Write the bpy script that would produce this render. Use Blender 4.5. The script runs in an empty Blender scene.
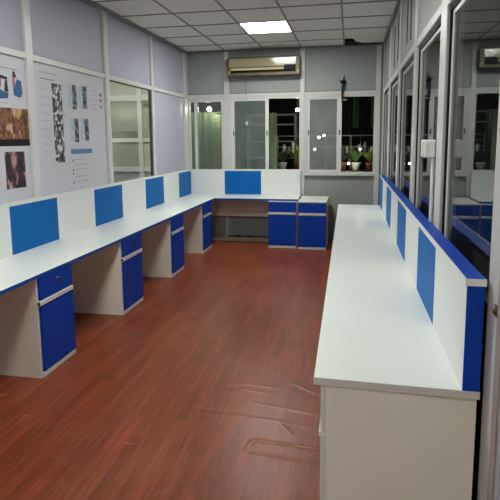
import bpy, bmesh, math, random
from mathutils import Vector, Matrix
random.seed(7)
S = bpy.context.scene
C = S.collection

# ------------------------------------------------------------------ camera, world, exposure
F, PITCH, YAW, ROLL, CAM_Z = 508.8, -.1317, .1937, -.009, 1.6535
cy_, sy_, cp_, sp_ = math.cos(YAW), math.sin(YAW), math.cos(PITCH), math.sin(PITCH)
fwd = Vector((-sy_*cp_, cy_*cp_, sp_)); rgt = Vector((cy_, sy_, 0)); upv = rgt.cross(fwd)
r_ = rgt*math.cos(ROLL) + upv*math.sin(ROLL); u_ = upv*math.cos(ROLL) - rgt*math.sin(ROLL)
cam = bpy.data.objects.new('camera', bpy.data.cameras.new('camera')); C.objects.link(cam)
M = Matrix.Identity(4)
for i, v in enumerate((r_, u_, -fwd)):
    for j in range(3): M[j][i] = v[j]
M[2][3] = CAM_Z
cam.matrix_world = M
cam.data.sensor_width = 36; cam.data.lens = 36*F/500; cam.data.shift_y = (207.24-250)/500
cam.data.clip_start = .02
S.camera = cam
W = bpy.data.worlds.new('night'); S.world = W; W.use_nodes = True
W.node_tree.nodes['Background'].inputs[0].default_value = (.10, .13, .2, 1)
W.node_tree.nodes['Background'].inputs[1].default_value = .06
S.view_settings.view_transform = 'Standard'; S.view_settings.look = 'None'
S.view_settings.exposure = 0; S.view_settings.gamma = 1; S.view_settings.use_curve_mapping = False
LAMP = 48.0            # radiance of the ceiling light diffusers

# ------------------------------------------------------------------ helpers
def lin(c):
    return tuple(((v/255)/12.92 if v/255 <= .04045 else ((v/255+.055)/1.055)**2.4) for v in c) + (1,)

def mat(name, rgb, rough=.5, spec=.5, metal=0, var=0, scale=8, bump=0, stretch=(1, 1, 1), bscale=None):
    m = bpy.data.materials.new(name); m.use_nodes = True
    nt = m.node_tree; b = nt.nodes['Principled BSDF']
    b.inputs['Base Color'].default_value = lin(rgb); b.inputs['Roughness'].default_value = rough
    b.inputs['Specular IOR Level'].default_value = spec; b.inputs['Metallic'].default_value = metal
    tc = nt.nodes.new('ShaderNodeTexCoord'); mp = nt.nodes.new('ShaderNodeMapping')
    mp.inputs['Scale'].default_value = stretch
    nt.links.new(tc.outputs['Object'], mp.inputs[0])
    nz = nt.nodes.new('ShaderNodeTexNoise'); nz.inputs['Scale'].default_value = scale; nz.inputs['Detail'].default_value = 5
    nt.links.new(mp.outputs[0], nz.inputs['Vector'])
    if var:
        mx = nt.nodes.new('ShaderNodeMix'); mx.data_type = 'RGBA'
        a = lin(rgb); mx.inputs['A'].default_value = tuple(v*(1-var) for v in a[:3])+(1,)
        mx.inputs['B'].default_value = tuple(min(1, v*(1+var)) for v in a[:3])+(1,)
        nt.links.new(nz.outputs['Fac'], mx.inputs['Factor']); nt.links.new(mx.outputs['Result'], b.inputs['Base Color'])
    if bump:
        n2 = nt.nodes.new('ShaderNodeTexNoise'); n2.inputs['Scale'].default_value = bscale or scale*6
        nt.links.new(mp.outputs[0], n2.inputs['Vector'])
        bp = nt.nodes.new('ShaderNodeBump'); bp.inputs['Strength'].default_value = bump; bp.inputs['Distance'].default_value = .01
        nt.links.new(n2.outputs['Fac'], bp.inputs['Height']); nt.links.new(bp.outputs[0], b.inputs['Normal'])
    return m

def emit(name, rgb, s):
    m = bpy.data.materials.new(name); m.use_nodes = True; nt = m.node_tree
    b = nt.nodes['Principled BSDF']; b.inputs['Base Color'].default_value = lin(rgb)
    b.inputs['Emission Color'].default_value = lin(rgb); b.inputs['Emission Strength'].default_value = s
    return m

def glass(name, dirt, dirt_rgb, tint=(240, 245, 240), rough=0.0, film=.0):
    """a clear pane: Fresnel mirror over a see-through body, with a share of pale dust film"""
    m = bpy.data.materials.new(name); m.use_nodes = True; nt = m.node_tree; N = nt.nodes; L = nt.links
    N.remove(N['Principled BSDF']); out = N['Material Output']
    tr = N.new('ShaderNodeBsdfTransparent'); tr.inputs[0].default_value = lin(tint)
    gl = N.new('ShaderNodeBsdfGlossy'); gl.inputs['Roughness'].default_value = rough
    df = N.new('ShaderNodeBsdfDiffuse'); df.inputs[0].default_value = lin(dirt_rgb)
    ge = N.new('ShaderNodeNewGeometry'); mr = N.new('ShaderNodeMapRange')
    mr.inputs['To Min'].default_value = 1.5; mr.inputs['To Max'].default_value = 1/1.5
    L.new(ge.outputs['Backfacing'], mr.inputs['Value'])
    fr = N.new('ShaderNodeFresnel'); L.new(mr.outputs[0], fr.inputs['IOR'])
    nz = N.new('ShaderNodeTexNoise'); nz.inputs['Scale'].default_value = 2.5; nz.inputs['Detail'].default_value = 4
    tc = N.new('ShaderNodeTexCoord'); L.new(tc.outputs['Object'], nz.inputs['Vector'])
    m2 = N.new('ShaderNodeMapRange'); m2.inputs['From Min'].default_value = .3; m2.inputs['From Max'].default_value = .7
    m2.inputs['To Min'].default_value = dirt*.75; m2.inputs['To Max'].default_value = dirt*1.2
    L.new(nz.outputs['Fac'], m2.inputs['Value'])
    a = N.new('ShaderNodeMixShader'); L.new(m2.outputs[0], a.inputs[0]); L.new(tr.outputs[0], a.inputs[1]); L.new(df.outputs[0], a.inputs[2])
    b = N.new('ShaderNodeMixShader'); L.new(fr.outputs[0], b.inputs[0]); L.new(a.outputs[0], b.inputs[1]); L.new(gl.outputs[0], b.inputs[2])
    L.new(b.outputs[0], out.inputs[0])
    return m

class MB:
    def __init__(s): s.bm = bmesh.new()
    def box(s, x0, x1, y0, y1, z0, z1, bev=0):
        b = bmesh.new()
        vs = [b.verts.new((x, y, z)) for x in (x0, x1) for y in (y0, y1) for z in (z0, z1)]
        for f in ((0, 1, 3, 2), (4, 6, 7, 5), (0, 4, 5, 1), (2, 3, 7, 6), (0, 2, 6, 4), (1, 5, 7, 3)):
            b.faces.new([vs[i] for i in f])
        bmesh.ops.recalc_face_normals(b, faces=b.faces)
        if bev: bmesh.ops.bevel(b, geom=b.edges[:], offset=bev, segments=1, affect='EDGES')
        return s.add(b)
    def add(s, b, mtx=None):
        if mtx is not None: b.transform(mtx)
        me = bpy.data.meshes.new('t'); b.to_mesh(me); b.free(); s.bm.from_mesh(me); bpy.data.meshes.remove(me); return s
    def prism(s, pts, axis, a, b_):
        """polygon pts in the two other axes (in xyz order), extruded along axis from a to b_"""
        b = bmesh.new()
        def v(p, t):
            q = list(p); q.insert(axis, t); return b.verts.new(q)
        A = [v(p, a) for p in pts]; B = [v(p, b_) for p in pts]; n = len(pts)
        b.faces.new(A); b.faces.new(B[::-1])
        for i in range(n): b.faces.new((A[i], B[i], B[(i+1) % n], A[(i+1) % n]))
        bmesh.ops.recalc_face_normals(b, faces=b.faces)
        return s.add(b)
    def tube(s, pts, r, n=8):
        pts = [Vector(p) for p in pts]; b = bmesh.new(); rings = []
        for i, p in enumerate(pts):
            d = (pts[min(i+1, len(pts)-1)]-pts[max(i-1, 0)]).normalized()
            a = d.orthogonal().normalized() if i == 0 else (rings[-1][1]-d*rings[-1][1].dot(d)).normalized()
            c = d.cross(a); rr = r[i] if isinstance(r, (list, tuple)) else r
            rings.append(([b.verts.new(p+(a*math.cos(t)+c*math.sin(t))*rr) for t in [2*math.pi*k/n for k in range(n)]], a))
        for i in range(len(rings)-1):
            A, B = rings[i][0], rings[i+1][0]
            for k in range(n): b.faces.new((A[k], A[(k+1) % n], B[(k+1) % n], B[k]))
        b.faces.new(rings[0][0][::-1]); b.faces.new(rings[-1][0])
        bmesh.ops.recalc_face_normals(b, faces=b.faces)
        for f in b.faces: f.smooth = len(f.verts) == 4
        return s.add(b)
    def ball(s, p, r, sz=1):
        b = bmesh.new(); bmesh.ops.create_icosphere(b, subdivisions=2, radius=r)
        for f in b.faces: f.smooth = True
        return s.add(b, Matrix.Translation(p) @ Matrix.Diagonal((1, 1, sz, 1)))
    def build(s, name, m, parent=None, local=False):
        me = bpy.data.meshes.new(name)
        if parent is not None and not local: s.bm.transform(Matrix.Translation(-ORG[parent.name]))
        s.bm.to_mesh(me); s.bm.free(); me.materials.append(m)
        o = bpy.data.objects.new(name, me); C.objects.link(o)
        if parent is not None: o.parent = parent; ORG[o.name] = ORG[parent.name]
        else: ORG[o.name] = Vector((0, 0, 0))
        return o
ORG = {}
def box(name, m, parent, *a, bev=0): return MB().box(*a, bev=bev).build(name, m, parent)
def tag(o, label, cat, group=None):
    o['label'] = label; o['category'] = cat
    if group: o['group'] = group
    return o
def thing(name, loc, label=None, cat=None, group=None, rz=0):
    o = bpy.data.objects.new(name, None); C.objects.link(o); o.location = loc; o.rotation_euler = (0, 0, rz)
    o.empty_display_size = .1; ORG[o.name] = Vector(loc)
    if label: tag(o, label, cat, group)
    return o
def struct(name, loc=(0, 0, 0)):
    o = thing(name, loc); o['kind'] = 'structure'; return o
def own_origin(o):
    """move a one-mesh thing's origin to the foot of its mesh"""
    vs = [v.co for v in o.data.vertices]
    c = Vector(((min(v.x for v in vs)+max(v.x for v in vs))/2, (min(v.y for v in vs)+max(v.y for v in vs))/2, min(v.z for v in vs)))
    o.data.transform(Matrix.Translation(-c)); o.location = c; return o

# ------------------------------------------------------------------ materials
M_tile = mat('ceiling_board', (226, 228, 222), .9, .2, var=.05, scale=3, bump=.05, bscale=120)
M_grid = mat('ceiling_grid_metal', (136, 136, 132), .5)
M_post = mat('aluminium_cream', (216, 216, 213), .35, .5, var=.04, scale=5)
M_postw = mat('aluminium_grey', (202, 202, 198), .35, .5, var=.05, scale=5)
M_lav = mat('laminate_lavender', (184, 184, 202), .5, .3, var=.03, scale=1.2)
M_bpan = mat('laminate_grey', (153, 158, 157), .5, .3, var=.05, scale=1.2)
M_low = mat('laminate_sage_grey', (150, 156, 150), .6, .3, var=.06, scale=1.5)
M_char = mat('charcoal_board', (30, 30, 32), .6, .2)
M_black = mat('black_rubber', (12, 12, 12), .6, .2)
M_white = mat('white_laminate', (226, 229, 225), .32, .45, var=.015, scale=2)
M_scr = mat('white_board', (228, 231, 230), .45, .4, var=.015, scale=2)
M_body = mat('warm_white_board', (232, 226, 212), .5, .35, var=.02, scale=3)
M_tileb = mat('blue_board', (2, 100, 176), .55, .2, var=.03, scale=4)
M_blue = mat('royal_blue_laminate', (0, 60, 166), .5, .25, var=.04, scale=4)
M_edge = mat('blue_edge_band', (8, 74, 156), .4, .4)
M_strip = mat('pale_profile', (214, 214, 212), .35, .5)
M_chrome = mat('chrome', (150, 150, 150), .25, .5, metal=1)
M_ac = mat('aged_ivory_plastic', (158, 150, 124), .12, .6, var=.06, scale=4)
M_acd = mat('dull_brown_plastic', (104, 92, 66), .4, .4, var=.1, scale=5)
M_aclv = mat('cream_plastic', (214, 202, 160), .3, .5)
M_paper = mat('glossy_white_paper', (206, 206, 216), .4, .4, var=.02, scale=1.5)
M_lampw = emit('lit_diffuser', (251, 255, 247), LAMP)
M_cable = mat('cable_rubber', (22, 24, 26), .5)
M_duct = mat('beige_duct', (176, 166, 150), .5, .3)
G_front = glass('dusty_glass', .24, (150, 165, 155)); G_fa = glass('dusty_glass_clearer', .15, (150, 168, 150)); G_fc = glass('dusty_glass_thick', .40, (158, 164, 158))
G_left = glass('partition_glass', .10, (150, 160, 148), rough=.22)
G_right = glass('clear_dark_glass', .02, (120, 130, 130), tint=(215, 222, 222))

# floor: red-brown wood-print vinyl, strips running down the room
def floor_mat():
    m = bpy.data.materials.new('wood_print_vinyl'); m.use_nodes = True; nt = m.node_tree; N = nt.nodes; L = nt.links
    b = N['Principled BSDF']
    tc = N.new('ShaderNodeTexCoord')
    rot = N.new('ShaderNodeMapping'); rot.inputs['Rotation'].default_value = (0, 0, math.pi/2)
    L.new(tc.outputs['Object'], rot.inputs[0])
    br = N.new('ShaderNodeTexBrick'); br.offset = .37; br.inputs['Scale'].default_value = 1
    br.inputs['Brick Width'].default_value = .62; br.inputs['Row Height'].default_value = .062
    br.inputs['Mortar Size'].default_value = .0012; br.inputs['Mortar Smooth'].default_value = .6
    br.inputs['Color1'].default_value = lin((131, 63, 38)); br.inputs['Color2'].default_value = lin((111, 52, 31))
    br.inputs['Mortar'].default_value = lin((92, 40, 22))
    L.new(rot.outputs[0], br.inputs['Vector'])
    gm = N.new('ShaderNodeMapping'); gm.inputs['Scale'].default_value = (70, 2.6, 1)
    L.new(tc.outputs['Object'], gm.inputs[0])
    gz = N.new('ShaderNodeTexNoise'); gz.inputs['Scale'].default_value = 1; gz.inputs['Detail'].default_value = 6; gz.inputs['Roughness'].default_value = .65
    L.new(gm.outputs[0], gz.inputs['Vector'])
    rp = N.new('ShaderNodeMapRange'); rp.inputs['From Min'].default_value = .3; rp.inputs['From Max'].default_value = .7
    rp.inputs['To Min'].default_value = .62; rp.inputs['To Max'].default_value = 1.5
    L.new(gz.outputs['Fac'], rp.inputs['Value'])
    mu = N.new('ShaderNodeMix'); mu.data_type = 'RGBA'; mu.blend_type = 'MULTIPLY'; mu.inputs['Factor'].default_value = 1
    L.new(br.outputs['Color'], mu.inputs['A']); L.new(rp.outputs[0], mu.inputs['B'])
    # scuffed, dusty wear in broad cloudy patches
    wz = N.new('ShaderNodeTexNoise'); wz.inputs['Scale'].default_value = 1.6; wz.inputs['Detail'].default_value = 6
    L.new(tc.outputs['Object'], wz.inputs['Vector'])
    wr = N.new('ShaderNodeMapRange'); wr.inputs['From Min'].default_value = .5; wr.inputs['From Max'].default_value = .8
    wr.inputs['To Max'].default_value = .22; L.new(wz.outputs['Fac'], wr.inputs['Value'])
    mw = N.new('ShaderNodeMix'); mw.data_type = 'RGBA'; mw.inputs['B'].default_value = lin((170, 118, 90))
    L.new(wr.outputs[0], mw.inputs['Factor']); L.new(mu.outputs['Result'], mw.inputs['A'])
    # short pale scuffs dragged across the strips
    sm = N.new('ShaderNodeMapping'); sm.inputs['Scale'].default_value = (5, 26, 1); sm.inputs['Rotation'].default_value = (0, 0, .5)
    L.new(tc.outputs['Object'], sm.inputs[0])
    sn = N.new('ShaderNodeTexNoise'); sn.inputs['Scale'].default_value = 1; sn.inputs['Detail'].default_value = 3; L.new(sm.outputs[0], sn.inputs['Vector'])
    sr_ = N.new('ShaderNodeMapRange'); sr_.inputs['From Min'].default_value = .68; sr_.inputs['From Max'].default_value = .76; sr_.inputs['To Max'].default_value = .42
    L.new(sn.outputs['Fac'], sr_.inputs['Value'])
    ms = N.new('ShaderNodeMix'); ms.data_type = 'RGBA'; ms.inputs['B'].default_value = lin((190, 140, 112))
    L.new(sr_.outputs[0], ms.inputs['Factor']); L.new(mw.outputs['Result'], ms.inputs['A']); mw = ms
    # pale creases: some worn vinyl, plus highlight lines painted into the colour
    at = N.new('ShaderNodeAttribute'); at.attribute_name = 'crease_wear_glint'
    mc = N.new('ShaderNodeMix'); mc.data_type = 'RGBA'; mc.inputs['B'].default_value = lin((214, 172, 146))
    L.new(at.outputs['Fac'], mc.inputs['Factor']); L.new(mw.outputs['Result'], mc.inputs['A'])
    L.new(mc.outputs['Result'], b.inputs['Base Color'])
    rr = N.new('ShaderNodeMapRange'); rr.inputs['To Min'].default_value = .24; rr.inputs['To Max'].default_value = .46
    L.new(wz.outputs['Fac'], rr.inputs['Value']); L.new(rr.outputs[0], b.inputs['Roughness'])
    b.inputs['Specular IOR Level'].default_value = .3
    bp = N.new('ShaderNodeBump'); bp.inputs['Strength'].default_value = .12; bp.inputs['Distance'].default_value = .004
    L.new(gz.outputs['Fac'], bp.inputs['Height']); L.new(bp.outputs[0], b.inputs['Normal'])
    return m
M_floor = floor_mat()

# ------------------------------------------------------------------ floor (one vinyl sheet; its wrinkles are relief of the mesh)
ridges = [((-.80, 3.14), (-.50, 3.115), .006), ((-.60, 2.99), (-.12, 2.90), .004), ((-.85, 3.23), (-.45, 3.20), .003),
          ((-.95, 2.86), (-.12, 2.76), .0035), ((-.50, 2.585), (-.12, 2.56), .006), ((-.50, 2.585), (-.52, 2.50), .005),
          ((-.52, 2.48), (-.14, 2.44), .004), ((-.36, 3.28), (-.11, 3.12), .003), ((-.40, 2.80), (-.30, 2.68), .004)]
def bump_h(x, y):
    h = 0
    for (ax, ay), (bx, by), a in ridges:
        dx, dy = bx-ax, by-ay; l2 = dx*dx+dy*dy
        t = ((x-ax)*dx+(y-ay)*dy)/l2; tc = min(1, max(0, t))
        d2 = (x-ax-dx*tc)**2+(y-ay-dy*tc)**2
        w = math.sin(math.pi*min(1, max(0, .08+.84*tc)))**.5
        h += .75*a*w*math.exp(-d2/(2*.0075**2))
    return h
xs = [-4.7, -4, -3.3, -2.7, -2.2, -1.7, -1.4, -1.2] + [-1.05+.008*i for i in range(126)] + [.1, .6, 1.4, 2.3]
ys = [-2.6, -1.5, -.5, .5, 1.4, 2.0, 2.3] + [2.38+.008*i for i in range(123)] + [3.5, 4, 5, 6, 7, 8, 8.46]
me = bpy.data.meshes.new('floor')
vs = [(x, y, bump_h(x, y)) for y in ys for x in xs]; nx = len(xs)
me.from_pydata(vs, [], [(j*nx+i, j*nx+i+1, (j+1)*nx+i+1, (j+1)*nx+i) for j in range(len(ys)-1) for i in range(nx-1)])
for p in me.polygons: p.use_smooth = True
wear_glint = me.attributes.new('crease_wear_glint', 'FLOAT', 'POINT')
wear_glint.data.foreach_set('value', [min(.75, max(0, (v[2]-.0018)*230))*(.55+.45*math.sin(v[0]*31+v[1]*57)) for v in vs])  # paler ridge crests: wear together with painted-in highlights
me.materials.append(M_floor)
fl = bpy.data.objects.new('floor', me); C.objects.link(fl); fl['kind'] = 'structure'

# ------------------------------------------------------------------ ceiling
H = 3.11
cx = [-2.69, -2.04, -1.41, -.79, -.115, .50]
cyv = [8.38, 7.84] + [7.17-.66*i for i in range(15)]
ceil = struct('ceiling', (-1.1, 3, H))
box('slab', M_char, ceil, -4.7, 2.3, -2.6, 8.5, 3.5, 3.6)
lights = [(2, 2), (2, 8), (2, 14)]                       # (column, row) of tiles replaced by lights
tile_mesh = {}
for r in range(len(cyv)-1):
    for c in range(5):
        if (c, r) in lights: continue
        x0, x1, y1, y0 = cx[c]+.008, cx[c+1]-.008, cyv[r]-.008, cyv[r+1]+.008
        if (c, r) == (4, 0):     # the broken tile by the right-hand corner: back left corner gone, the rest sagging
            o = MB().prism([(x0, y0), (x1, y0), (x1, y1-.02), (.17, y1-.01), (.06, 8.25), (.03, 8.12), (-.02, 8.03), (x0, 8.0)], 2, 0, .012).build('ceiling_tile', M_tile, ceil)
            o.data.transform(Matrix.Translation(-Vector((0, y0-3, 0)))); o.data.transform(Matrix.Rotation(-.085, 4, 'X'))
            o.data.transform(Matrix.Translation(Vector((0, y0-3, .005)))); o.data.transform(Matrix.Translation((0, 0, H)))
            continue
        key = (c, r if r < 1 else 1)
        if key not in tile_mesh:
            o = MB().box(x0+1.1, x1+1.1, y0-y0, y1-y0, .004, .019, bev=.003).build('ceiling_tile', M_tile, None)
            tile_mesh[key] = o.data; bpy.data.objects.remove(o)
        o = bpy.data.objects.new('ceiling_tile', tile_mesh[key]); C.objects.link(o); o.parent = ceil; o.location = (0, y0-3, 0)
for x in cx[1:-1]: box('grid_bar', M_grid, ceil, x-.012, x+.012, -2.5, 8.38, H-.004, H+.03)
for y in cyv[1:]:
    for c in range(5): box('grid_bar', M_grid, ceil, cx[c]+.012, cx[c+1]-.012, y-.012, y+.012, H-.004, H+.03)
for o in ceil.children:
    if o.name.startswith('slab') or o.name.startswith('grid_bar'): pass
# the neighbouring room's ceiling board
box('side_board', M_tile, ceil, -4.7, -2.74, -2.6, 8.4, H, H+.02)
t1 = box('trim_1', M_grid, None, -2.69, -2.665, -2.5, 8.36, H-.03, H-.005); t1['kind'] = 'structure'
t2 = box('trim_2', M_grid, None, -2.665, .46, 8.345, 8.37, H-.028, H-.005); t2['kind'] = 'structure'
t3 = box('trim_3', M_grid, None, .465, .49, -2.5, 8.36, H-.03, H-.005); t3['kind'] = 'structure'

names = ['square white ceiling light glowing just in front of the air conditioner',
         'square white ceiling light above the middle of the red floor, out of shot',
         'square white ceiling light at the near end of the room, behind the viewer']
for (c, r), lb in zip(lights, names):
    x0, x1, y1, y0 = cx[c]+.012, cx[c+1]-.012, cyv[r]-.012, cyv[r+1]+.012
    t = thing('ceiling_light', ((x0+x1)/2, (y0+y1)/2, H), lb, 'light', 'square lights in the ceiling grid')
    m = MB()
    for a in ((x0, x1, y0, y0+.012), (x0, x1, y1-.012, y1), (x0, x0+.012, y0+.012, y1-.012), (x1-.012, x1, y0+.012, y1-.012)):
        m.box(*a, H-.002, H+.02)
    m.build('frame', M_white, t)
    box('diffuser', M_lampw, t, x0+.012, x1-.012, y0+.012, y1-.012, H+.002, H+.012)

# ------------------------------------------------------------------ left wall
ZR0, ZR1 = 2.348, 2.403
wl = struct('wall_left', (-2.72, 3, 0))
posts = [(-1.58, -1.49), (-.18, -.09), (1.22, 1.31), (2.60, 2.69), (3.985, 4.075), (5.41, 5.50), (6.775, 6.845), (8.22, 8.36)]
for a, b in posts: box('post', M_post, wl, -2.745, -2.69, a, b, 0, H, bev=.004)
ed = [-2.5] + [v for p in posts for v in p] + [8.38]
for i in range(0, len(ed)-1, 2):
    a, b = ed[i], ed[i+1]
    if b-a < .1: continue
    box('upper_panel', M_lav, wl, -2.745, -2.718, a, b, ZR1+.008, H)
    box('shadow_groove', M_black, wl, -2.740, -2.722, a, b, ZR1, ZR1+.008)  # black strip stands in for the shadow line above the rail
    box('rail', M_post, wl, -2.745, -2.695, a, b, ZR0, ZR1, bev=.004)
    if abs(a-5.50) < .01:
        box('lower_panel', M_lav, wl, -2.745, -2.718, a, b, 0, 1.12)
    else:
        box('lower_panel', M_lav, wl, -2.745, -2.718, a, b, 0, ZR0)
w1 = struct('window_1', (-2.72, 6.14, 1.12))
m = MB()
for a in ((5.50, 5.53, 1.12, ZR0), (6.745, 6.775, 1.12, ZR0), (5.53, 6.745, 1.12, 1.15), (5.53, 6.745, ZR0-.012, ZR0)): m.box(-2.738, -2.708, a[0], a[1], a[2], a[3])
m.build('frame', mat('weathered_frame', (70, 74, 68), .5), w1)
box('pane', G_left, w1, -2.726, -2.720, 5.53, 6.745, 1.15, ZR0-.012)
# what is seen through it: the neighbouring room's end partition
wn = struct('wall_beyond', (-3.7, 8.38, 0))
M_nb = mat('beige_board', (192, 186, 176), .6, .3, var=.05, scale=2)
M_ng = mat('grey_green_board', (146, 150, 138), .6, .3, var=.06, scale=2)
M_nd = mat('dim_green_board', (92, 98, 86), .5, .3, var=.1, scale=3)
box('upper_panel', M_nb, wn, -4.7, -2.75, 8.40, 8.44, 2.43, H)
box('rail', M_post, wn, -4.7, -2.75, 8.36, 8.44, 2.335, 2.43, bev=.004)
box('middle_panel', M_ng, wn, -4.7, -3.60, 8.40, 8.44, 1.82, 2.335)
box('dark_band', M_nd, wn, -4.7, -3.60, 8.39, 8.44, 1.70, 1.82)
box('rail', M_post, wn, -4.7, -2.75, 8.36, 8.44, 1.63, 1.70, bev=.004)
box('lower_panel', M_ng, wn, -4.7, -3.60, 8.40, 8.44, 1.20, 1.63)
box('rail', M_post, wn, -4.7, -2.75, 8.36, 8.44, 1.12, 1.20, bev=.004)
box('base_panel', M_ng, wn, -4.7, -2.75, 8.40, 8.44, 0, 1.12)
box('post', M_post, wn, -3.60, -3.52, 8.35, 8.44, 0, H, bev=.004)
box('side_panel', M_nb, wn, -3.52, -2.75, 8.40, 8.44, 1.20, 1.63); box('side_panel', M_ng, wn, -3.52, -2.75, 8.40, 8.44, 1.70, 2.335)
box('head_block', M_nd, wn, -3.50, -3.15, 8.30, 8.39, 2.28, 2.335)
wf = box('wall_far_left', M_nb, None, -4.74, -4.70, -2.6, 8.44, 0, H); wf['kind'] = 'structure'
tl = thing('ceiling_light', (-3.7, 6.9, H), 'square white ceiling light of the neighbouring room beyond the left partition window, out of shot', 'light', 'square lights in the ceiling grid')
box('diffuser', M_lampw, tl, -3.98, -3.42, 6.62, 7.18, H-.012, H-.004); box('frame', M_white, tl, -4.0, -3.40, 6.60, 7.20, H-.004, H-.0005)

# ------------------------------------------------------------------ back wall
wb = struct('wall_back', (-1.1, 8.38, 0))
Y0 = 8.38
for a, b in ((-2.745, -2.69), (-2.06, -1.972), (-.80, -.726), (.385, .46)):
    box('post', M_postw, wb, a, b, Y0-.03, Y0+.05, 0, H, bev=.004)
bays = [(-2.69, -2.06), (-1.972, -.80), (-.726, .385)]
for i, (a, b) in enumerate(bays):
    box('upper_panel', M_bpan, wb, a, b, Y0+.005, Y0+.03, ZR1+.015, H)
    box('shadow_groove', M_black, wb, a, b, Y0+.002, Y0+.028, ZR1+.006, ZR1+.015)  # shade over the rail, put in as a black strip
    box('rail', M_postw, wb, a, b, Y0-.025, Y0+.05, ZR0, ZR1+.006, bev=.004)
    box('lower_panel', M_low, wb, a, b, Y0+.005, Y0+.03, 0, 1.06)
    box('rail', M_postw, wb, a, b, Y0-.02, Y0+.05, 1.06, 1.095, bev=.003)
box('end_panel', M_bpan, wb, .46, .56, Y0-.01, Y0+.03, 0, H)
# sliding windows
def sash(win, x0, x1, y, z0, z1, l, r, m=M_post, g=G_front):
    s = MB()
    s.box(x0, x0+l, y-.012, y+.012, z0, z1); s.box(x1-r, x1, y-.012, y+.012, z0, z1)
    s.box(x0+l, x1-r, y-.012, y+.012, z0, z0+.035); s.box(x0+l, x1-r, y-.012, y+.012, z1-.03, z1)
    o = s.build('sash', m, win)
    box('pane', g, o, x0+l, x1-r, y-.003, y+.003, z0+.035, z1-.03)
    return o
def frame(win, x0, x1, z0, z1, l, r):
    s = MB()
    s.box(x0, x0+l, Y0-.02, Y0+.06, z0, z1); s.box(x1-r, x1, Y0-.02, Y0+.06, z0, z1)
    s.box(x0+l, x1-r, Y0-.02, Y0+.06, z0, z0+.03); s.box(x0+l, x1-r, Y0-.02, Y0+.06, z1-.03, z1)
    s.build('frame', M_postw, win)
w2 = struct('window_2', (-2.37, Y0, 1.095)); frame(w2, -2.69, -2.06, 1.095, ZR0, .02, .045)
sash(w2, -2.67, -2.53, Y0+.035, 1.125, 2.318, .012, .05, g=G_fa); sash(w2, -2.585, -2.105, Y0+.005, 1.125, 2.318, .045, .012, g=G_fa)
w3 = struct('window_3', (-1.38, Y0, 1.095)); frame(w3, -1.972, -.80, 1.095, ZR0, .03, .012)
sash(w3, -1.942, -1.318, Y0+.005, 1.125, 2.318, .05, .055)
w4 = struct('window_4', (-.17, Y0, 1.095)); frame(w4, -.726, .385, 1.095, ZR0, .045, .02)
sash(w4, -.681, -.137, Y0+.005, 1.125, 2.318, .035, .075, g=G_fc)
for wn_, x in ((w3, -1.905), (w3, -1.345), (w4, -.665), (w4, -.17)):
    box('latch', M_black, wn_, x-.008, x+.008, Y0-.02, Y0-.007, 1.72, 1.80)
box('sill_board', M_postw, wb, -.726, .385, Y0-.05, Y0-.02, 1.066, 1.098, bev=.004)

# ------------------------------------------------------------------ right wall
XR = .49
wr = struct('wall_right', (XR, 3, 0))
rp = [(1.68, 1.88), (2.94, 3.12), (4.20, 4.37), (5.55, 5.72), (6.90, 7.07), (8.20, 8.35)]
for a, b in rp: box('post', M_postw, wr, XR, XR+.09, a, b, 0, H, bev=.004)
e2 = [-2.5] + [v for p in rp for v in p]
for i in range(0, len(e2)-1, 2):
    a, b = e2[i], e2[i+1]
    box('upper_panel', M_bpan, wr, XR+.012, XR+.04, a, b, 2.41, H)
    box('rail', M_postw, wr, XR, XR+.07, a, b, 2.345, 2.405, bev=.004)
    if i == 0:
        box('lower_panel', M_lav, wr, XR+.012, XR+.04, a, b, 0, 2.345); continue
    box('lower_panel', M_char, wr, XR+.045, XR+.07, a, b, 0, 1.0)  # charcoal colour stands in for the deep shade behind the counter
    w = struct('window_%d' % (5+i//2-1), (XR, (a+b)/2, 1.0))
    s = MB(); g0, g1 = XR+.018, XR+.05
    s.box(g0, g1, a, a+.022, 1.0, 2.345); s.box(g0, g1, b-.022, b, 1.0, 2.345)
    s.box(g0, g1, a+.022, b-.022, 1.0, 1.03); s.box(g0, g1, a+.022, b-.022, 2.315, 2.345)
    s.build('gasket', M_black, w)
    s = MB(); g0, g1 = XR+.028, XR+.05; a += .022; b -= .022
    s.box(g0, g1, a, a+.04, 1.03, 2.315); s.box(g0, g1, b-.045, b, 1.03, 2.315)
    s.box(g0, g1, a+.04, b-.045, 1.03, 1.06); s.box(g0, g1, a+.04, b-.045, 2.29, 2.315)
    f = s.build('sash', M_postw, w)
    box('pane', G_right, f, XR+.036, XR+.042, a+.04, b-.045, 1.06, 2.29)
box('post_trim', mat('taupe_trim', (150, 140, 132), .5), wr, XR-.006, XR, 1.68, 1.735, 0, H)
# narrow dark upright strips on the upper panels
M_dkstrip = mat('dull_dark_grey', (52, 54, 54), .6)
for y0, y1, z0, z1 in ((5.93, 5.98, 2.50, 2.98), (6.40, 6.45, 2.48, 2.96), (4.72, 4.76, 2.50, 2.95), (5.02, 5.06, 2.52, 2.98)):
    box('dark_strip', M_dkstrip, wr, XR+.006, XR+.012, y0, y1, z0, z1)
wrr = box('wall_rear', M_white, None, -4.7, 2.3, -2.6, -2.5, 0, H); wrr['kind'] = 'structure'
wfr = box('wall_far_right', mat('corridor_grey', (96, 100, 104), .7), None, 2.3, 2.36, -2.6, 8.5, 0, 3.5); wfr['kind'] = 'structure'
wcb = box('wall_corridor', mat('corridor_blue_grey', (82, 92, 110), .7), None, .57, 2.3, 8.40, 8.46, 0, 3.5); wcb['kind'] = 'structure'

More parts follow.
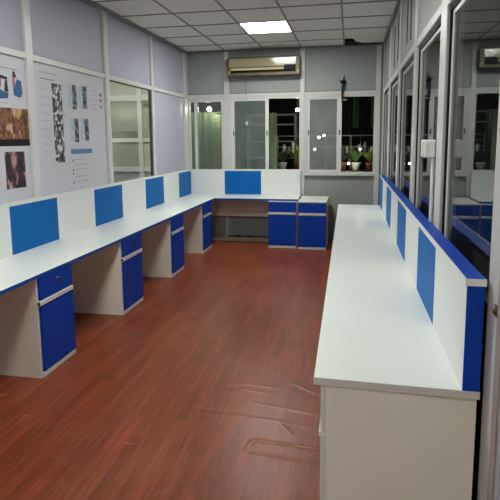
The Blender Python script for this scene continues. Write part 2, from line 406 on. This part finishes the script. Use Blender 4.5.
# ------------------------------------------------------------------ desks
ZT = .75
XL, XF = -2.65, -2.084            # screen face, front edge of the left run
YP, YF = 8.298, 7.687                # screen face, front edge of the back run
desk = thing('workstation_desk', (-2.35, 5.0, 0), 'long white L-shaped worktop with blue front edge along left and back walls', 'desk')
L = [(XL-.034, 1.0), (XF, 1.0), (XF, YF), (-.765, YF), (-.785, YP+.05), (XL-.055, YP+.05)]
L2 = [(XL-.034, 1.0), (XF-.002, 1.0), (XF-.002, YF+.002), (-.767, YF+.002), (-.785, YP+.035), (XL-.034, YP+.035)]
MB().prism(L2, 2, ZT-.026, ZT).build('worktop', M_white, desk)
eb = MB(); eb.box(XF-.002, XF+.001, 1.0, YF+.002, ZT-.026, ZT-.001); eb.box(XF-.002, -.767, YF-.001, YF+.002, ZT-.026, ZT-.001)
eb.build('edge_band', M_edge, desk)
box('modesty_panel', M_body, desk, -2.29, -1.215, 8.27, 8.288, .385, ZT-.026)
box('modesty_panel', M_body, desk, XL-.02, XL-.002, 1.04, 8.25, .385, ZT-.026)
box('end_panel', M_body, desk, XL-.04, XF-.02, 1.0, 1.02, 0, ZT-.026)

def screen(name, label, along, base, ends, face, thick, blues, z1, cut=None, loc=None):
    t = thing(name, loc, label, 'screen', 'low screens on the desks')
    return t
# left screen
TS = 1.168
sl = thing('desk_screen', (XL-.027, 4.6, ZT), 'long low white screen with five blue panels along the left wall', 'desk screen')
bl = [(2.18, 2.86), (3.569, 4.244), (4.946, 5.62), (6.333, 7.003), (7.683, 8.285)]
ends = [1.0] + [v for p in bl for v in p]
for i in range(0, len(ends), 2):
    if i+1 < len(ends): box('white_panel', M_scr, sl, XL-.03, XL, ends[i]+.001, ends[i+1]-.001, ZT, TS-.012)
for a, b in bl: box('blue_panel', M_tileb, sl, XL-.03, XL+.001, a, b, ZT, TS-.026)
for a, b in bl: box('head_strip', M_scr, sl, XL-.03, XL, a, b, TS-.026, TS-.012)
box('back_board', M_scr, sl, XL-.034, XL-.03, 1.0, 8.33, ZT, TS-.012)
box('top_cap', M_scr, sl, XL-.036, XL+.003, 1.0, 8.33, TS-.012, TS)
# back screen
sb = thing('desk_screen', (-1.7, YP+.02, ZT), 'low white screen with one blue panel standing in front of the back windows', 'desk screen')
box('white_panel', M_scr, sb, XL+.002, -2.058, YP, YP+.03, ZT, TS-.012)
box('blue_panel', M_tileb, sb, -2.057, -1.438, YP-.001, YP+.03, ZT, TS-.026)
box('head_strip', M_scr, sb, -2.057, -1.438, YP, YP+.03, TS-.026, TS-.012)
MB().prism([(-1.437, ZT), (-.784, ZT), (-.784, TS-.012), (-1.437, TS-.012)], 1, YP, YP+.03).build('white_panel', M_scr, sb)
box('top_cap', M_scr, sb, XL+.002, -.782, YP-.003, YP+.035, TS-.012, TS)

# right counter
XA, XP, XQ, YN, YE = -.121, .412, .472, 1.846, 7.16
cd = thing('counter_desk', (.15, 4.5, 0), 'long plain white counter with bare top along the right-hand windows', 'desk')
m = MB().prism([(XA, YN+.013), (XQ, YN), (XQ, YE), (XA-.025, YE)], 2, ZT-.027, ZT)
m.build('worktop', M_white, cd)
MB().prism([(XA, YN+.0125), (XQ, YN-.0005), (XQ, YN-.003), (XA-.002, YN+.0105)], 2, ZT-.029, ZT-.0005).build('edge_band', mat('cream_edge_band', (206, 204, 192), .5), cd)
box('end_panel', M_body, cd, XA+.045, XQ-.004, YN+.022, YN+.04, 0, ZT-.027)
box('end_panel', M_body, cd, XA+.03, XQ-.01, YE-.04, YE-.022, 0, ZT-.027)
box('back_panel', M_body, cd, XQ-.03, XQ-.012, YN+.042, YE-.042, 0, ZT-.027)
sr = thing('desk_screen', ((XP+XQ)/2, 4.5, ZT), 'low white screen with blue panels and a wide blue top cap beside the right windows', 'desk screen')
br = [(2.519, 3.138), (3.84, 4.49), (5.22, 5.85), (6.569, 7.15)]
en = [YN+.003] + [v for p in br for v in p]
for i in range(0, len(en)-1, 2): box('white_panel', M_scr, sr, XP, XQ-.002, en[i]+.001, en[i+1]-.001, ZT, 1.141)
for a, b in br: box('blue_panel', M_tileb, sr, XP-.001, XQ-.002, a, b, ZT, 1.141)
box('end_board', M_blue, sr, XP, XQ-.002, YN-.001, YN+.003, ZT, 1.141)
box('top_cap', M_blue, sr, XP-.002, XQ+.003, YN, YE, 1.141, 1.1635)
e = MB(); e.box(XP-.007, XP-.002, YN-.005, YE, 1.140, 1.1645); e.box(XP-.002, XQ+.003, YN-.005, YN, 1.140, 1.1645)
e.build('cap_edge', M_white, sr)

# ------------------------------------------------------------------ pedestals: local frame, front faces -y, width along x
def pedestal(label, w, d, h, loc, rz, lid=False, key=True, ml=.002, mr=.002):
    t = thing('drawer_pedestal', loc, label, 'cabinet', 'blue fronted drawer pedestals', rz)
    k = .016
    def b(name, mt, par, *a, bev=0): return MB().box(*a, bev=bev).build(name, mt, par, local=True)
    m = MB(); top = h-(.022 if lid else 0)
    m.box(0, k, 0, d, 0, top); m.box(w-k, w, 0, d, 0, top); m.box(k, w-k, d-.012, d, 0, top)
    m.box(k, w-k, .02, d-.012, .03, .045); m.box(k, w-k, .02, d-.012, top-.016, top); m.box(k, w-k, .03, .045, 0, .03)
    m.build('body', M_body, t, local=True)
    dr = b('drawer_front', M_blue, t, ml, w-mr, -.016, -.0005, .563, top-.002, bev=.0015)
    lk = MB(); lk.tube([(w*.52, -.014, h-.055), (w*.52, -.024, h-.055)], .0115, 14); lk.build('lock', M_chrome, dr, local=True)
    if key:
        ky = MB(); ky.box(w*.52-.0015, w*.52+.0015, -.046, -.024, h-.06, h-.05)
        ky.prism([(w*.52-.012, h-.052), (w*.52+.012, h-.052), (w*.52+.016, h-.072), (w*.52+.006, h-.088), (w*.52-.008, h-.082)], 1, -.050, -.046)
        ky.build('key', M_chrome, dr, local=True)
    b('handle_strip', M_strip, t, k*.4, w-k*.4, -.022, -.0005, .524, .556, bev=.002)
    for x in (k*.4-.004, w-k*.4): b('strip_end', M_cable, t, x, x+.004, -.020, -.002, .530, .550)
    b('door', M_blue, t, ml, w-mr, -.016, -.0005, .046, .518, bev=.0015)
    b('plinth', M_strip, t, k*.3, w-k*.3, -.014, -.0005, .006, .040, bev=.001)
    if lid: b('lid', M_white, t, -.004, w+.004, -.020, d+.05, top, h, bev=.002)
    return t
ZC = ZT-.027
for (a, b_), lb, ky in zip(((3.048, 3.492), (4.368, 4.835), (5.722, 6.18), (7.065, 7.54)),
        ('nearest blue fronted pedestal under the left desk, key hanging in its drawer',
         'second nearest blue fronted pedestal under the left desk',
         'third blue fronted pedestal from the viewer under the left desk',
         'farthest pedestal under the left desk, tucked into the inner corner of the worktop'), (True, True, False, False)):
    pedestal(lb, b_-a, .545, ZC, (XF-.018, a, 0), math.pi/2, key=ky, ml=.018, mr=.006)
pedestal('blue fronted pedestal under the right end of the back desk', .432, .56, ZC-.006, (-1.208, YF-.08, 0), 0, key=False)
pedestal('free standing blue pedestal with its own white lid beside the back desk end', .42, .68, .737, (-.746, 7.561, 0), 0, lid=True, key=False)
# near end of the counter: only the front edges of its drawer and door show past the end panel
cp = cd
box('cabinet_body', M_body, cp, XA+.047, XQ-.035, YN+.043, YN+.48, .02, ZC-.002)
box('drawer_front', M_strip, cp, XA+.026, XA+.044, YN+.024, YN+.48, .53, ZC-.006)
box('handle_strip', M_white, cp, XA+.020, XA+.046, YN+.020, YN+.48, .505, .524)
box('door', M_strip, cp, XA+.026, XA+.044, YN+.024, YN+.48, .04, .502)
box('plinth', M_strip, cp, XA+.06, XQ-.04, YN+.06, YN+.47, 0, .02)

# ------------------------------------------------------------------ air conditioner
ac = thing('air_conditioner', (-1.37, Y0, 2.66), 'old beige wall air conditioner hanging under the ceiling above the windows', 'air conditioner')
a0, a1, z0, z1 = -1.955, -.79, 2.668, 2.965
box('body', M_acd, ac, a0, a1, 8.19, Y0-.031, z0, z1, bev=.012)
box('front_cover', M_ac, ac, a0+.03, a1-.06, 8.168, 8.19, z0+.135, z1-.03, bev=.004)
box('air_slot', M_black, ac, a0+.05, a1-.07, 8.180, 8.192, z0+.05, z0+.13)
lv = MB().prism([(8.150, z0+.082), (8.184, z0+.118), (8.180, z0+.124), (8.142, z0+.090)], 0, a0+.06, a1-.25)
lv.build('louver', M_aclv, ac)
box('display', M_char, ac, a1-.24, a1-.07, 8.160, 8.182, z0+.08, z0+.155, bev=.003)
box('bottom_lip', M_acd, ac, a0+.02, a1-.02, 8.172, 8.19, z0+.004, z0+.040, bev=.004)
for x in (a0+.004, a1-.05): box('end_cap', M_ac, ac, x, x+.046, 8.172, 8.192, z0+.02, z0+.08, bev=.004)
box('badge', M_char, ac, -1.50, -1.46, 8.168, 8.173, z0+.012, z0+.028)
pl = tag(MB().tube([(-1.985, 8.33, 2.97), (-2.02, 8.32, 2.92), (-2.03, 8.33, 2.86), (-1.99, 8.335, 2.84), (-1.96, 8.33, 2.87)], .009).build('pipe_stub', mat('pale_hose', (170, 170, 166), .5)),
         'short pale hose looping out left of the air conditioner', 'hose'); own_origin(pl)
cd_ = thing('pull_cord', (-1.68, 8.33, 2.66), 'thin grey cord hanging from the air conditioner with a white bob', 'cord')
MB().tube([(-1.685, 8.33, 2.67), (-1.68, 8.335, 2.3), (-1.677, 8.335, 1.95)], .004, 6).build('cord', mat('cord_grey', (120, 124, 120), .7), cd_)
MB().tube([(-1.677, 8.335, 1.96), (-1.677, 8.335, 1.93), (-1.677, 8.335, 1.88)], [.008, .022, .014], 10).build('bob', M_white, cd_)

# strap hung on the rail over the third window
hk = thing('hanging_strap', (-.128, 8.33, 2.22), 'dark blue strap hanging from a black hook above the right back window', 'strap')
MB().tube([(-.13, 8.335, 2.36), (-.128, 8.325, 2.44), (-.124, 8.33, 2.52)], [.018, .02, .022], 8).build('strap', mat('navy_webbing', (26, 52, 84), .8), hk)
MB().tube([(-.128, 8.33, 2.22), (-.13, 8.328, 2.36)], .015, 8).build('lower_strap', mat('navy_webbing_dark', (16, 30, 60), .8), hk)
h = MB(); h.ball((-.124, 8.345, 2.545), .04, .8); h.tube([(-.12, 8.35, 2.56), (-.10, 8.34, 2.64)], [.014, .006], 6); h.tube([(-.14, 8.35, 2.55), (-.185, 8.34, 2.575)], [.012, .005], 6); h.tube([(-.11, 8.35, 2.54), (-.075, 8.34, 2.525)], [.012, .006], 6)
h.build('hook', M_black, hk)
box('tip', mat('yellow_tip', (176, 150, 60), .5), hk, -.145, -.06, 8.318, 8.33, 2.255, 2.28)

# cable duct, conduit and cable under the back desk
dt = thing('cable_duct', (-1.7, 8.1, 0), 'beige plastic cable duct on the floor under the back desk', 'duct')
box('base', M_duct, dt, -2.25, -1.215, 8.06, 8.10, 0, .05); box('cover', M_duct, dt, -2.25, -1.215, 8.05, 8.11, .05, .062, bev=.003)
cb = MB(); random.seed(3)
for k in range(3):
    pts = [(-1.95+.72*i/14, 8.07+.015*k+.012*math.sin(i*1.3+k*2), .071+.010*abs(math.sin(i*.9+k))) for i in range(15)]
    cb.tube(pts, .0085, 6)
tag(own_origin(cb.build('black_cable', M_cable)), 'bundle of black cable lying on the beige duct under the back desk', 'cable')
cnd = thing('wall_conduit', (-1.995, 8.35, .03), 'thin pale conduit running down the wall under the back desk', 'conduit')
MB().tube([(-1.995, 8.36, .03), (-1.995, 8.36, .74)], .018, 10).build('pipe', M_duct, cnd)
for z in (.2, .34): MB().tube([(-1.995, 8.36, z), (-1.995, 8.36, z+.03)], .023, 10).build('clip', M_duct, cnd)
fp = tag(own_origin(MB().tube([(-.318, 8.33, .055), (.30, 8.33, .055)], .02, 10).build('floor_pipe', M_duct)), 'pale pipe low on the back wall right of the lidded pedestal', 'pipe')

# electrical box and conduit on the right wall
sbx = thing('switch_box', (.45, 3.17, 1.53), 'white electrical box on the second right-hand window post', 'switch box')
box('case', M_strip, sbx, .423, XR, 3.125, 3.25, 1.540, 1.645, bev=.006)
box('cover', M_white, sbx, .428, XR-.005, 3.117, 3.125, 1.546, 1.639, bev=.003)
for k in range(4): box('tab', M_strip, sbx, .416, .423, 3.13, 3.20, 1.550+.023*k, 1.562+.023*k)
tag(own_origin(MB().box(.468, .488, 3.125, 3.15, 1.03, 1.540, bev=.006).build('conduit', M_post)), 'cream conduit running down the post below the white electrical box', 'conduit')
lt = thing('door_latch', (.48, 1.75, 1.07), 'small brass latch on the near right-hand post', 'latch')
box('plate', mat('brass', (150, 112, 50), .35, metal=.8), lt, XR-.004, XR, 1.735, 1.775, 1.06, 1.10); box('bolt', mat('brass_bolt', (150, 112, 50), .3, metal=.8), lt, XR-.014, XR-.004, 1.745, 1.765, 1.073, 1.086)

# ------------------------------------------------------------------ printed posters on the left wall
def print_mat(name, cols, scale, stretch=(1, 1, 1), kind='noise', seed=0):
    m = bpy.data.materials.new(name); m.use_nodes = True; nt = m.node_tree; N = nt.nodes; Lk = nt.links
    b = N['Principled BSDF']; b.inputs['Roughness'].default_value = .4
    tc = N.new('ShaderNodeTexCoord'); mp = N.new('ShaderNodeMapping'); mp.inputs['Scale'].default_value = stretch; mp.inputs['Location'].default_value = (seed, seed*.7, seed*1.3)
    Lk.new(tc.outputs['Object'], mp.inputs[0])
    if kind == 'noise':
        t = N.new('ShaderNodeTexNoise'); t.inputs['Scale'].default_value = scale; t.inputs['Detail'].default_value = 3; o = t.outputs['Fac']
    else:
        t = N.new('ShaderNodeTexVoronoi'); t.inputs['Scale'].default_value = scale; sp = N.new('ShaderNodeSeparateColor'); Lk.new(t.outputs['Color'], sp.inputs[0]); o = sp.outputs[0]
    Lk.new(mp.outputs[0], t.inputs['Vector'])
    r = N.new('ShaderNodeValToRGB'); r.color_ramp.interpolation = 'LINEAR' if kind == 'noise' else 'CONSTANT'
    el = r.color_ramp.elements
    lo, hi = (.32, .68) if kind == 'noise' else (0, .95)
    while len(el) < len(cols): el.new(.5)
    for i, c in enumerate(cols):
        el[i].position = lo+(hi-lo)*i/(len(cols)-(1 if kind == 'noise' else 0)); el[i].color = lin(c)
    Lk.new(o, r.inputs[0]); Lk.new(r.outputs[0], b.inputs['Base Color'])
    return m
PX = -2.716                       # paper face sits just proud of the wall panel
P_text = mat('grey_print', (150, 150, 160), .5)
P_dark = mat('dark_print', (66, 66, 78), .5)
P_bw = print_mat('black_white_print', [(30, 30, 34), (70, 70, 74), (150, 150, 152), (40, 40, 44), (215, 215, 218)], 38, (1, 1, .8), 'vor')
P_bw2 = print_mat('dark_grey_print', [(34, 38, 54), (80, 88, 104), (44, 48, 60), (130, 136, 150)], 36, (1, .7, 1), 'vor', 3)
P_pale = print_mat('pale_blue_print', [(150, 180, 205), (178, 196, 214), (196, 208, 218)], 14, (1, 1, 2))
P_photo = print_mat('warm_photo_print', [(28, 20, 18), (92, 58, 40), (150, 104, 76), (60, 42, 36), (206, 150, 96), (196, 176, 160)], 11, (1, 1, .6), 'noise', 2)
P_photo2 = print_mat('portrait_print', [(16, 14, 18), (60, 52, 56), (26, 22, 26), (190, 140, 140), (180, 178, 182)], 10, (1, 1.2, .6), 'noise', 5)
P_fig = print_mat('blue_figure_print', [(24, 34, 60), (48, 96, 150), (40, 80, 136), (150, 92, 84)], 9, (1, 1, 1), 'noise', 9)
KY = 1.0097                       # measured on the post faces, printed on the panels just behind them
def PZ(z): return 1.6535+(z-1.6535)*KY
def pr(name, m, par, y0, y1, z0, z1, d=.0012): return box(name, m, par, PX+.001, PX+.001+d, y0*KY, y1*KY, PZ(z0), PZ(z1))
p0 = thing('wall_poster', (PX, 3.3, 1.17), 'white poster with colour photographs at far left of the left wall', 'poster')
box('sheet', M_paper, p0, PX-.002, PX+.001, 2.70, 3.975, 1.0, ZR0-.006)
pr('photo', P_photo, p0, 3.16, 3.945, 1.675, 1.925); pr('photo_border', M_char, p0, 3.16, 3.945, 1.62, 1.675)
pr('portrait', P_photo2, p0, 3.61, 3.862, 1.275, 1.575)
def fig(par, pts): MB().prism([(y*KY, PZ(z)) for y, z in pts], 0, PX+.001, PX+.0022).build('figure', P_fig, par)
P_skin = mat('skin_print', (176, 112, 96), .5); P_navy = mat('navy_print', (28, 34, 60), .5)
def fig2(m, pts): MB().prism([(y*KY, PZ(z)) for y, z in pts], 0, PX+.001, PX+.0022).build('figure', m, p0)
fig2(P_fig, [(3.775, 2.03), (3.86, 2.015), (3.89, 2.06), (3.88, 2.15), (3.83, 2.165), (3.80, 2.12), (3.775, 2.10)])
fig2(P_skin, [(3.765, 2.10), (3.797, 2.12), (3.80, 2.20), (3.775, 2.205)]); fig2(P_navy, [(3.775, 2.165), (3.80, 2.18), (3.825, 2.17), (3.80, 2.225), (3.775, 2.215)])
fig2(P_navy, [(3.60, 2.15), (3.70, 2.145), (3.71, 2.165), (3.60, 2.18)]); fig2(P_skin, [(3.60, 2.08), (3.625, 2.08), (3.63, 2.145), (3.60, 2.15)])
fig2(P_navy, [(3.66, 2.05), (3.71, 2.05), (3.70, 2.145), (3.675, 2.14)]); fig2(P_fig, [(3.60, 1.99), (3.70, 2.0), (3.71, 2.045), (3.65, 2.05), (3.60, 2.07)])
pr('caption', P_text, p0, 3.55, 3.84, 2.232, 2.240); pr('caption', P_text, p0, 3.30, 3.70, 1.96, 1.964)
p1 = thing('wall_poster', (PX, 4.74, 1.17), 'large white chart poster with black and white strip left of the partition window', 'poster')
box('sheet', M_paper, p1, PX-.002, PX+.001, 4.085, 5.40, 1.0, ZR0-.006)
pr('strip_chart', P_bw, p1, 4.325, 4.485, 1.455, 2.185)
pr('headline', P_text, p1, 4.14, 4.42, 2.262, 2.268); pr('rule', P_dark, p1, 4.14, 4.37, 2.208, 2.214)
for (a, b_, c, d_) in ((4.60, 4.755, 1.968, 2.205), (4.80, 4.958, 1.985, 2.212), (4.62, 4.765, 1.646, 1.880), (4.81, 4.968, 1.660, 1.885)):
    pr('table_block', P_pale, p1, a, a+(b_-a)*.48, c, d_); pr('table_block', P_bw2, p1, a+(b_-a)*.48, b_, c, d_)
pr('blue_bar', mat('mid_blue_print', (84, 128, 178), .5), p1, 4.60, 5.018, 1.530, 1.578)
for i, z in enumerate((1.47, 1.42, 1.37, 1.30, 1.25)): pr('text_line', P_text, p1, 4.66, 4.96-.05*(i % 2), z, z+.005)
for z in (1.455, 1.36, 1.325, 1.235): pr('bullet', P_dark, p1, 4.615, 4.632, z, z+.020)
for i in range(5): pr('text_line', P_text, p1, 5.05, 5.15+.02*(i % 3), 2.19-.05*i, 2.194-.05*i)
for z, c in ((2.135, (30, 130, 140)), (2.075, (190, 60, 130)), (2.01, (150, 150, 158))): pr('colour_dot', mat('dot_print', c, .5), p1, 5.235, 5.285, z, z+.034)
for i in range(9): pr('text_line', P_text, p1, 4.14, 4.27, 2.12-.07*i, 2.123-.07*i)

# ------------------------------------------------------------------ the dark yard behind the back windows
gy = box('ground', mat('yard_concrete', (70, 70, 66), .9, var=.2), None, -7, 6, 8.5, 16, -.06, 0); gy['kind'] = 'structure'
wy = box('wall_yard', mat('yard_wall_dark', (40, 42, 40), .9, var=.3, scale=2), None, -7, 6, 13.0, 13.2, 0, 4.6); wy['kind'] = 'structure'
M_sheet = mat('corrugated_dark', (34, 34, 32), .6, var=.2)
rf = thing('yard_roof', (-1, 11, 3.2), 'dark slatted roof over the yard outside the back windows', 'roof')
for k in range(-1, 9): box('rafter', M_sheet, rf, -5, 4, 9.2+.42*k, 9.28+.42*k, 3.12, 3.20)
box('roof_sheet', M_sheet, rf, -5, 4, 8.6, 13.0, 3.2, 3.22)
# pale boards and curtain outside the left windows
for x0, x1, y, z1, c, lb in ((-2.86, -2.30, 9.05, 2.16, (104, 118, 98), 'dull green board standing outside the leftmost back window'),
                          (-2.42, -2.02, 8.95, 2.10, (142, 154, 122), 'pale green cloth screen outside the leftmost back window'),
                          (-1.50, -1.33, 9.4, 2.14, (150, 168, 136), 'pale green upright board seen through the open half of the middle window')):
    m = MB(); n = max(3, int((x1-x0)/.06))
    pts = [(x0+(x1-x0)*i/n, y+(.012 if i % 2 else -.012)) for i in range(n+1)]
    m.prism(pts+[(p[0], p[1]+.02) for p in pts[::-1]], 2, 0, z1)
    tag(own_origin(m.build('green_screen', mat('green_sheet', c, .8, var=.12))), lb, 'board')
bk = thing('outdoor_cabinet', (-1.65, 10.7, 0), 'grey shelved rack standing outside the middle window', 'rack')
M_rk = mat('rack_grey', (120, 132, 126), .7, var=.1)
for x in (-2.15, -1.62, -1.14): box('upright', M_rk, bk, x, x+.05, 10.65, 10.95, 0, 2.2)
for z in (.9, 1.25, 1.6, 1.95, 2.15): box('shelf', M_rk, bk, -2.15, -1.09, 10.65, 10.95, z, z+.03)
M_leaf = [mat('leaf_green', (70, 104, 52), .5, var=.2), mat('leaf_yellow_green', (132, 140, 70), .5, var=.2), mat('leaf_dark', (44, 70, 44), .5, var=.2)]
M_pot = [mat('red_pot', (168, 30, 26), .4), mat('white_pot', (200, 200, 192), .4), mat('brown_pot', (96, 60, 44), .6)]
def plant(x, y, z, h, ip, il, lb, seed):
    random.seed(seed)
    t = thing('potted_plant', (x, y, z), lb, 'plant', 'potted plants on the yard bench')
    MB().tube([(x, y, z), (x, y, z+.12), (x, y, z+.15)], [.06, .085, .09], 14).build('pot', M_pot[ip], t)
    m = MB()
    for k in range(26):
        a = random.uniform(0, 6.28); e = random.uniform(.75, 1.48); l = random.uniform(.5, 1)*h; w = .022+.02*random.random()
        d = Vector((math.cos(a)*math.cos(e), math.sin(a)*math.cos(e), math.sin(e))); sd = Vector((-math.sin(a), math.cos(a), 0))*w
        p = Vector((x, y, z+.15)); b = bmesh.new()
        q = [p, p+d*l*.5+sd+Vector((0, 0, .01)), p+d*l-Vector((0, 0, .05)), p+d*l*.5-sd+Vector((0, 0, .01))]
        v = [b.verts.new(c) for c in q]+[b.verts.new(c-Vector((0, 0, .004))) for c in q]
        b.faces.new(v[:4]); b.faces.new(v[7:3:-1])
        for i in range(4): b.faces.new((v[i], v[4+i], v[4+(i+1) % 4], v[(i+1) % 4]))
        m.add(b)
    m.build('foliage', M_leaf[il], t)
bn = thing('plant_bench', (-.6, 9.95, 0), 'dark bench carrying potted plants in the yard outside the windows', 'bench')
box('top', M_sheet, bn, -1.38, .62, 9.74, 10.2, 1.02, 1.06)
for x in (-1.36, .56):
    box('leg', M_sheet, bn, x, x+.05, 9.78, 10.17, 0, 1.02)
ys_ = thing('yard_shelf', (-.4, 10.28, 0), 'narrow dark shelf of jars behind the potted plants in the yard', 'shelf')
for x in (-1.36, .56): box('shelf_post', M_sheet, ys_, x, x+.05, 10.32, 10.36, 0, 1.36)
box('shelf_board', M_sheet, ys_, -1.38, .62, 10.21, 10.36, 1.36, 1.38)
for i, a in enumerate([(-1.29, 9.93, 1.06, .32, 1, 2, 'leafy plant in a white pot at left on the yard bench'), (-.99, 9.93, 1.06, .42, 2, 1, 'tall yellowish plant in a brown pot on the yard bench'),
          (-.78, 9.9, 1.06, .22, 0, 0, 'small plant in a bright red pot on the yard bench'), (-.14, 9.93, 1.06, .45, 2, 2, 'dark plant in a brown pot behind the right window'),
          (.12, 9.93, 1.06, .36, 1, 0, 'green plant in a white pot behind the right window'), (.38, 9.93, 1.06, .40, 2, 1, 'yellow green plant at the right end of the yard bench')]):
    plant(*a, 20+i)
M_jar = [mat('pale_jar', (196, 200, 192), .3), mat('grey_jar', (120, 128, 126), .3), mat('amber_jar', (150, 110, 50), .3)]
jars = [(-1.30, 0, .16), (-1.21, 1, .10), (-1.12, 0, .22), (-1.03, 1, .13), (-.94, 2, .12), (-.82, 0, .18), (-.20, 1, .14), (-.05, 0, .12), (.04, 2, .10), (.18, 0, .15), (.29, 1, .2), (.42, 0, .11), (.53, 2, .16)]
where = ['first', 'second', 'third', 'fourth', 'fifth', 'sixth', 'seventh', 'eighth', 'ninth', 'tenth', 'eleventh', 'twelfth', 'thirteenth']
for i, (x, c, hh) in enumerate(jars):
    t = thing('jar', (x, 10.27, 1.38), '%s %s jar from the left on the narrow yard shelf' % (where[i], ('pale', 'grey', 'amber')[c]), 'jar', 'jars on the yard shelf')
    MB().tube([(x, 10.27, 1.38), (x, 10.27, 1.38+hh*.75), (x, 10.27, 1.38+hh)], [.032, .034, .02], 10).build('body', M_jar[c], t)
    MB().tube([(x, 10.27, 1.38+hh), (x, 10.27, 1.38+hh+.02)], .024, 10).build('lid', M_jar[(c+1) % 3], t)
M_bulb = emit('bulb_glow', (255, 248, 225), 220)
for i, (x, y, z, r, lb) in enumerate([(-2.446, 8.82, 2.198, .036, 'bright white bulb shining outside the leftmost back window'), (-.973, 9.66, 2.20, .03, 'warm bulb under the yard roof at upper right of the middle window'),
        (-0.570, 9.66, 1.687, .018, 'white bulb glowing behind the dusty pane of the right window'), (-0.478, 9.66, 1.724, .014, 'second white bulb just right of the one behind the dusty pane'),
        (-0.221, 9.66, 1.659, .012, 'small bulb behind the right edge of the dusty pane'), (-0.644, 9.66, 1.466, .014, 'low white bulb behind the dusty pane of the right window'),
        (0.193, 9.66, 1.466, .014, 'small white bulb above the plants behind the right window'), (-0.018, 9.66, 1.199, .016, 'low white bulb among the plants behind the right window')]):
    t = thing('yard_bulb', (x, y, z), lb, 'light bulb', 'bulbs in the dark yard')
    MB().ball((x, y, z), r).build('globe', M_bulb, t); MB().tube([(x, y, z+r*.8), (x, y, z+r*1.7)], r*.45, 8).build('cap', M_cable, t)
    MB().tube([(x, y, z+r*1.6), (x, y, 3.125)], .006, 5).build('flex', M_cable, t)
def cloth(x0, x1, y, z0, z1, c, lb):
    m = MB(); n = 8; pts = [(x0+(x1-x0)*i/n, y+.025*math.sin(i*1.9)) for i in range(n+1)]
    m.prism(pts+[(p[0], p[1]+.008) for p in pts[::-1]], 2, z0, z1)
    tag(own_origin(m.build('hanging_cloth', mat('cloth_dye', c, .85, var=.25, scale=12))), lb, 'cloth', 'clothes on the yard line')
cloth(.04, .15, 9.6, 1.86, 2.4545, (58, 112, 66), 'green cloth hanging on the yard line outside the right window')
cloth(.19, .30, 9.6, 1.80, 2.4545, (36, 30, 62), 'dark purple cloth hanging on the yard line')
cloth(.36, .44, 9.6, 1.84, 2.4545, (120, 120, 66), 'olive cloth hanging on the yard line')
cloth(.44, .52, 9.58, 1.76, 2.4545, (178, 74, 34), 'orange cloth at right end of the yard line')
cl = thing('clothes_line', (-1, 9.6, 0), 'thin dark clothes line strung across the yard between two poles', 'line')
MB().tube([(-3.6, 9.6, 2.46), (1.5, 9.6, 2.46)], .006, 6).build('line', M_cable, cl)
for x in (-3.6, 1.5): MB().tube([(x, 9.6, 0), (x, 9.6, 2.5)], .025, 8).build('pole', M_cable, cl)
rl = thing('yard_railing', (-.5, 10.42, 0), 'pale thin railing behind the potted plants in the yard', 'railing')
M_rl = mat('railing_paint', (150, 154, 150), .5)
for z in (1.50, 1.72): MB().tube([(-1.45, 10.42, z), (1.0, 10.42, z)], .012, 6).build('bar', M_rl, rl)
for i in range(6): MB().tube([(-1.45+.49*i, 10.42, 0), (-1.45+.49*i, 10.42, 1.72)], .014, 6).build('baluster', M_rl, rl)
